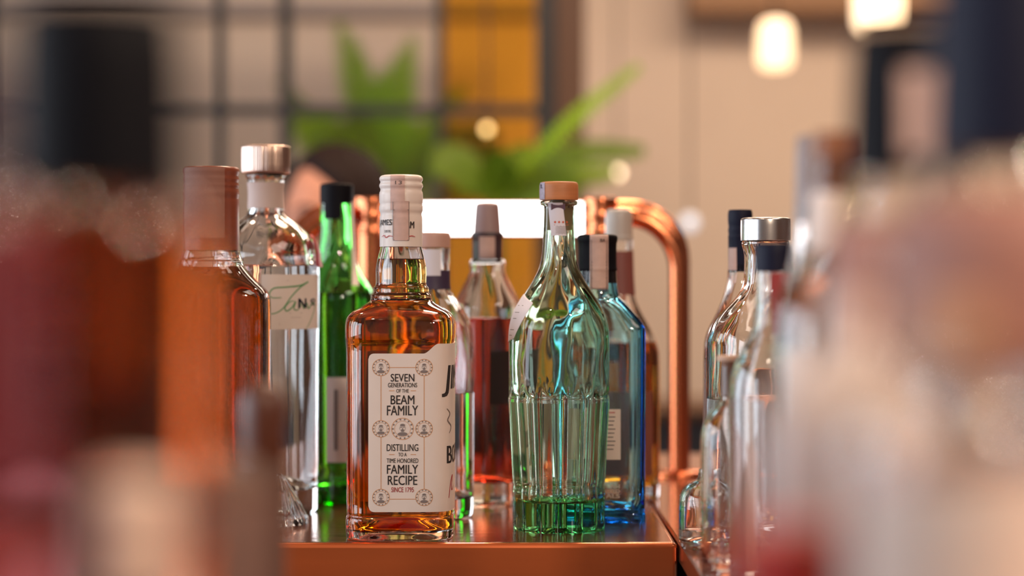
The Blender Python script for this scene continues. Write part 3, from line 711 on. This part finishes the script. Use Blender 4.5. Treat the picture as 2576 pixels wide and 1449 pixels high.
MB().box((xo(978), -.0155, tz(592)), (xo(1466), -.0125, tz(510))).build('light_panel', lp, tw, smooth=False, bevel=.001)

# ------------------------------------------------------------------ dark sideboard by the back wall
cb = empty('sideboard', (X(1900, 5.6), 5.9, 0), 'dark blue sideboard by the back wall behind the bottles', 'sideboard')
nb = mat('dark_blue_paint', (.02, .025, .045), .5)
MB().box((-2.6, -.25, .08), (1.2, .25, .92)).build('body', nb, cb, smooth=False, bevel=.006)
MB().box((-2.63, -.28, .921), (1.23, .26, .95)).build('top', brown_wood, cb, smooth=False, bevel=.004)
for k in range(7):
    x = -2.58+k*.54
    d_ = MB().box((x, -.268, .10), (x+.53, -.251, .90)).build('door', nb, cb, smooth=False, bevel=.003)
    MB().tube([(x+.05, -.285, .45), (x+.05, -.285, .58)], .006, 10).build('handle', copper, d_)
for sx in (-2.5, -.7, 1.1):
    for sy in (-.2, .2): MB().box((sx-.025, sy-.025, 0), (sx+.025, sy+.025, .079)).build('leg', brown_wood, cb, smooth=False)

# ------------------------------------------------------------------ pendant lamps
glow = mat('lamp_bulb', (1, .9, .8), .5, vary=0, emit=(1, .62, .30), estr=9)
shade_m = mat('opal_shade', (1, .9, .8), .4, vary=0, emit=(1, .66, .36), estr=2.2)
def pendant(px, py, d, hw, hh, label, tilt=0, est=None):
    p = P(px, py, d); r = hw*d/F; h = hh*d/F
    o = empty('pendant_lamp', (p.x, p.y, p.z), label, 'lamp', 'pendant lamps above the bar')
    mb, pr = turned([(-h, r*.45), (-h*.96, r*.75), (-h*.8, r*.96), (-h*.3, r), (h*.6, r*.98), (h*.9, r*.8), (h, r*.4)], 32, 2); mb.build('shade', shade_m, o)
    MB().ball((0, 0, -h*.1), r*.55).build('bulb', glow, o)
    MB().tube([(0, 0, h*.95), (0, 0, h*1.3)], r*.3, 16).build('socket', steel, o)
    MB().tube([(0, 0, h*1.3), (0, 0, 3.2-p.z)], .003, 8).build('cord', steel, o)
    if tilt: o.rotation_euler = (0, tilt, 0)
    return o
pendant(1950, 112, 5.0, 44, 62, 'glowing rounded pendant lamp hanging free before the beige wall')
pendant(2212, -5, 4.3, 66, 90, 'glowing pendant lamp cut by the top edge of the picture', 0)
def glint_ball(px, py, d, r, col, st, label, nm='added_glint'):  # added glowing balls on cords that imitate small blurred glints
    p = P(px, py, d)
    o = empty(nm, p, label, 'lamp')
    MB().ball((0, 0, 0), r, 16, 10).build('bulb', mat('glint_%d' % px, (1, 1, 1), .5, vary=0, emit=col, estr=st), o)
    MB().tube([(0, .0, r*.9), (0, .0, 3.2-p.z)], .003, 8).build('cord', steel, o)
    return o
glint_ball(1553, 435, 6.2, .012, (1, .72, .42), 6, 'tiny glowing ball added for a glint right of the palm leaves')
glint_ball(1225, 325, 4.4, .009, (1, .60, .15), 4, 'tiny glowing ball added for a glint between palm leaves')
glint_ball(1735, 560, 5.0, .020, (.75, .85, 1.0), .9, 'pale glowing ball added for a glint beside the copper pipe bend')

# ------------------------------------------------------------------ palms
def translucent(m):
    nt = m.node_tree; b = nt.nodes['Principled BSDF']; t = nt.nodes.new('ShaderNodeBsdfTranslucent'); mx = nt.nodes.new('ShaderNodeMixShader'); mx.inputs[0].default_value = .5
    src = b.inputs['Base Color'].links[0].from_socket; nt.links.new(src, t.inputs[0])
    nt.links.new(b.outputs[0], mx.inputs[1]); nt.links.new(t.outputs[0], mx.inputs[2]); nt.links.new(mx.outputs[0], nt.nodes['Material Output'].inputs[0])
leaf_m = mat('palm_leaf', (.44, .68, .010), .45, vary=.35, scale=5)
leaf_d = mat('palm_leaf_dark', (.24, .38, .012), .45, vary=.35, scale=5)
translucent(leaf_m); translucent(leaf_d)
stem_m = mat('palm_stem', (.12, .16, .03), .6)
pot_m = mat('pot_clay', (.25, .12, .08), .7)
def frond(parent, a, b_, sag, wid, m, n=26):
    """a: base, b_: tip (local); rachis plus leaflets, each a thin folded blade"""
    a = Vector(a); b_ = Vector(b_); mb = MB(); pts = []
    for i in range(n+1):
        t = i/n; p = a.lerp(b_, t); p.z += sag*math.sin(PI*t)**1.0*(1-t*.3); pts.append(p)
    mb.tube(pts, [.006*(1-.8*i/n) for i in range(n+1)], 6)
    for i in range(5, n+1):
        t = i/n; d = (pts[min(i+1, n)]-pts[i-1]).normalized()
        side = d.cross(Vector((0, -1, .35))).normalized()
        L = wid*(math.sin(PI*(.12+.80*t))**.7)
        for sg in (-1, 1):
            dr = (d*.85+side*sg*1.0+Vector((0, 0, -.15))).normalized(); nn = dr.cross(d).normalized(); wv = nn.cross(dr).normalized()*.0065
            p = pts[i]; mid = p+dr*L*.5+Vector((0, 0, .01)); tip = p+dr*L+Vector((0, 0, -.02*L))
            th = nn*.0006
            mb.add([p-wv*.3+th, p+wv*.3+th, mid+wv+th, mid-wv+th, tip+th, p-wv*.3-th, p+wv*.3-th, mid+wv-th, mid-wv-th, tip-th],
                   [(0, 1, 2, 3), (3, 2, 4), (6, 5, 8, 7), (7, 8, 9), (0, 5, 6, 1), (1, 6, 7, 2), (2, 7, 9, 4), (4, 9, 8, 3), (3, 8, 5, 0)])
    return mb.build('frond', m, parent, smooth=False, clean=False)
def palm(px, d, crown_py, label, tips):
    x = X(px, d); cz = Zc(crown_py, d)
    o = empty('potted_palm', (x, d, 0), label, 'plant')
    mb, pr = turned([(0, .13), (0, .14), (.30, .18), (.33, .19), (.34, .19), (.345, .17), (.32, .165), (.31, .1)], 32, 1); mb.build('pot', pot_m, o)
    MB().tube([(0, 0, .3), (.01, 0, .7), (0, 0, cz)], [.03, .025, .02], 10).build('trunk', stem_m, o)
    for (tx, ty, dd, sag, wid, k) in tips:
        tip = P(tx, ty, d+dd); frond(o, (0, 0, cz-.02), (tip.x-x, tip.y-d, tip.z), sag, wid, leaf_d if k else leaf_m)
    return o
palm(960, 5.0, 560, 'potted palm with upright fronds behind the steel framed glass', [
    (856, 75, .1, .0, .06, 0), (885, 110, .0, .0, .07, 0), (905, 160, .15, .0, .07, 0), (1035, 110, .1, .0, .06, 0), (1010, 150, -.1, .0, .07, 0), (975, 190, 0, .0, .07, 0), (940, 215, .1, .0, .06, 0), (735, 235, .1, .03, .03, 1), (760, 300, -.1, .05, .10, 0), (800, 400, -.1, .05, .12, 1),
    (1160, 232, .1, .05, .05, 0), (1240, 350, 0, .08, .09, 1), (1100, 320, .15, .04, .10, 1), (870, 320, -.12, .04, .11, 0), (1010, 320, 0, .03, .11, 0), (1300, 450, .1, .05, .09, 1), (700, 215, .1, .02, .02, 1)])
palm(1240, 4.15, 520, 'potted palm with long right leaning frond before the dark post', [
    (1600, 180, 0, .035, .030, 0), (1610, 385, -.1, .06, .045, 1), (1540, 440, .05, .03, .04, 0), (1330, 380, .1, .02, .06, 1), (1180, 420, .1, .02, .06, 1), (1100, 400, 0, .04, .06, 1), (1440, 470, -.05, .02, .06, 1), (1270, 400, -.1, .02, .06, 1)])

# ------------------------------------------------------------------ person
skin = mat('skin', (.60, .27, .17), .45, vary=.06, scale=20)
hair_m = mat('dark_hair', (.016, .007, .006), .7, spec=.2, vary=.3, scale=60)
shirt_m = mat('black_shirt', (.03, .025, .028), .8)
PD = 3.25
pe = empty('person', (X(850, PD), PD, 0), 'dark haired person in black shirt looking down behind the gin bottle', 'person')
hz = Zc(368, PD)            # top of the hair
hc = Vector((0, 0, hz-.125))
yaw = math.radians(-48); pitch = math.radians(2)
HR = Matrix.Rotation(yaw, 4, 'Z') @ Matrix.Rotation(pitch, 4, 'X')
def headp(th, ph, grow=0.0):
    """head surface; th around (0 = face), ph from the crown down"""
    x = math.sin(ph)*math.sin(th); y = -math.sin(ph)*math.cos(th); z = math.cos(ph)
    rx, ry, rz = .075, .094, .116
    jaw = max(0, -z-.15)
    p = Vector((x*rx*(1-.38*jaw), y*ry*(1-.10*jaw)+(.018*max(0, -z) if y < .3 else -.0), z*rz))
    if y > 0 and z < -.2: p.y *= 1-.45*(-z-.2)
    g = lambda cx, cz, sx, sz: math.exp(-((x-cx)/sx)**2-((z-cz)/sz)**2) if y < 0 else 0
    p.y -= .022*g(0, -.22, .13, .13)+.012*g(0, -.02, .09, .20)      # nose
    p.y -= .006*g(.3, .16, .28, .08)+.006*g(-.3, .16, .28, .08)      # brow
    p.y += .009*g(.34, .0, .17, .10)+.009*g(-.34, .0, .17, .10)      # eye sockets
    p.y -= .007*g(0, -.47, .22, .05)+.006*g(0, -.57, .2, .05)-.004*g(0, -.52, .2, .025)    # lips
    p.y -= .008*g(0, -.82, .2, .12)                                  # chin
    if grow:
        n = Vector((x/rx, y/ry, z/rz)).normalized(); p += n*grow
    return p
def headmesh(fn, nt=64, np_=48, ph1=PI):
    v = []; f = []
    for i in range(np_+1):
        for j in range(nt): v.append(hc+HR @ fn(2*PI*j/nt, max(1e-3, ph1*i/np_)))
    for i in range(np_):
        for j in range(nt): a = i*nt+j; b2 = i*nt+(j+1) % nt; f.append((a, b2, b2+nt, a+nt))
    return v, f
def skinned(name, pts, edges, m, parent, root=0, sub=2, extra=None):
    me = bpy.data.meshes.new(name); me.from_pydata([p[0] for p in pts], edges, []); o = bpy.data.objects.new(name, me); COL.objects.link(o)
    sk = o.modifiers.new('skin', 'SKIN'); sk.use_smooth_shade = True
    for i, p in enumerate(pts): r = p[1]; me.skin_vertices[0].data[i].radius = (r, r) if not isinstance(r, tuple) else r
    me.skin_vertices[0].data[root].use_root = True
    s2 = o.modifiers.new('sub', 'SUBSURF'); s2.levels = s2.render_levels = sub
    dg = bpy.context.evaluated_depsgraph_get(); dg.update()
    m2 = bpy.data.meshes.new_from_object(o.evaluated_get(dg)); v = [tuple(q.co) for q in m2.vertices]; f = [tuple(q.vertices) for q in m2.polygons]
    bpy.data.objects.remove(o); bpy.data.meshes.remove(me); bpy.data.meshes.remove(m2)
    mb = MB().add(v, f)
    if extra: mb.add(*extra)
    return mb.build(name, m, parent, angle=180)
sh = hz-.30   # shoulder height
def hand(base, dirv, side):
    base = Vector(base); d = Vector(dirv).normalized(); w = Vector((side, .3, 0)).normalized(); out = []
    for k, L in enumerate((.070, .078, .073, .058)):
        q = base+d*.075+w*(.027-.018*k); out.append([q, q+d*L*.5+Vector((0, -.008, -.006)), q+d*L+Vector((0, -.024, -.02))])
    q = base+d*.03+w*.034; out.append([q, q+w*.024+d*.022, q+w*.028+d*.05])
    return out
pts = [((0, .02, .92), .125), ((0, .02, 1.06), .115), ((0, .015, sh-.08), .12), ((0, .01, sh+.03), .056), ((-.005, .005, sh+.08), .046), (tuple(hc+Vector((-.005, .02, -.06))), .044)]
edges = [(0, 1), (1, 2), (2, 3), (3, 4), (4, 5)]
for s in (-1, 1):
    i = len(pts); pts += [((s*.150, .01, sh-.045), .052), ((s*.20, -.03, sh-.29), .042), ((s*.15, -.24, sh-.22-.10), .030), ((s*.14, -.31, sh-.34), .030)]
    edges += [(2, i), (i, i+1), (i+1, i+2), (i+2, i+3)]
    for ch in hand((s*.145, -.27, sh-.33), (-s*.1, -.8, -.4), -s):
        j = len(pts); pts += [(tuple(q), r) for q, r in zip(ch, (.0095, .009, .0075))]; edges += [(i+3, j), (j, j+1), (j+1, j+2)]
    i = len(pts); pts += [((s*.09, .02, .84), .085), ((s*.10, .0, .46), .055), ((s*.10, .03, .09), .038), ((s*.10, -.10, .035), .034)]
    edges += [(0, i), (i, i+1), (i+1, i+2), (i+2, i+3)]
skinned('body', pts, edges, skin, pe, extra=headmesh(headp))
spts = [((0, .02, .86), .15), ((0, .02, 1.04), .135), ((0, .015, sh-.08), .14), ((0, .012, sh+.02), .078), ((0, .012, sh+.055), .068)]; se = [(0, 1), (1, 2), (2, 3), (3, 4)]
for s in (-1, 1):
    i = len(spts); spts += [((s*.150, .01, sh-.05), .068), ((s*.19, -.02, sh-.22), .056)]; se += [(2, i), (i, i+1)]
skinned('shirt', spts, se, shirt_m, pe)
tp = [((0, .02, .90), .145)]; te = []
for s in (-1, 1):
    i = len(tp); tp += [((s*.09, .02, .82), .10), ((s*.10, .0, .46), .07), ((s*.10, .03, .10), .055)]; te += [(0, i), (i, i+1), (i+1, i+2)]
skinned('trousers', tp, te, mat('dark_trousers', (.02, .02, .03), .8), pe)
def hairp(th, ph):
    front = .5+.5*math.cos(th)
    lim = 2.25-1.50*front**1.2
    k = max(0, min(1, (lim-ph)/.16))
    return headp(th, ph, -.004+k*(.017+.004*noise.noise((th*6, ph*2, 1.3))))
v, f = headmesh(hairp, 96, 56, 2.5); MB().add(v, f).build('hair', hair_m, pe, angle=180)
ew = mat('eye_white', (.8, .75, .72), .3, vary=0)
for s in (-1, 1):
    c = hc+HR @ Vector((s*.030, -.0735, -.004)); e = MB().ball(c, (.0125, .0115, .0085), 16, 10).build('eye', ew, pe)
    c2 = hc+HR @ Vector((s*.030, -.0805, -.007)); MB().ball(c2, .0055, 12, 8).build('iris', ink, e)
    c4 = hc+HR @ Vector((s*.030, -.0742, .0012)); MB().ball(c4, (.0138, .0122, .0072)).build('eyelid', skin, e)
    c3 = hc+HR @ Vector((s*.076, .006, -.012)); MB().ball(c3, (.010, .018, .030), 14, 10).build('ear', skin, pe)
    br = [hc+HR @ Vector((s*(.014+.032*t), -.0935+.012*t*t, .020+.006*math.sin(PI*t))) for t in (0, .33, .66, 1)]
    MB().tube(br, .0035, 8).build('eyebrow', hair_m, pe)
lip_m = mat('lips', (.42, .13, .10), .4, vary=0)
for ph, rr in ((2.095, .0042), (2.155, .0050)):
    q = [hc+HR @ headp(t, ph, .0005) for t in (-.34, -.2, -.08, 0, .08, .2, .34)]
    MB().tube(q, [rr*.3, rr*.8, rr, rr*.9, rr, rr*.8, rr*.3], 8).build('lip', lip_m, pe)
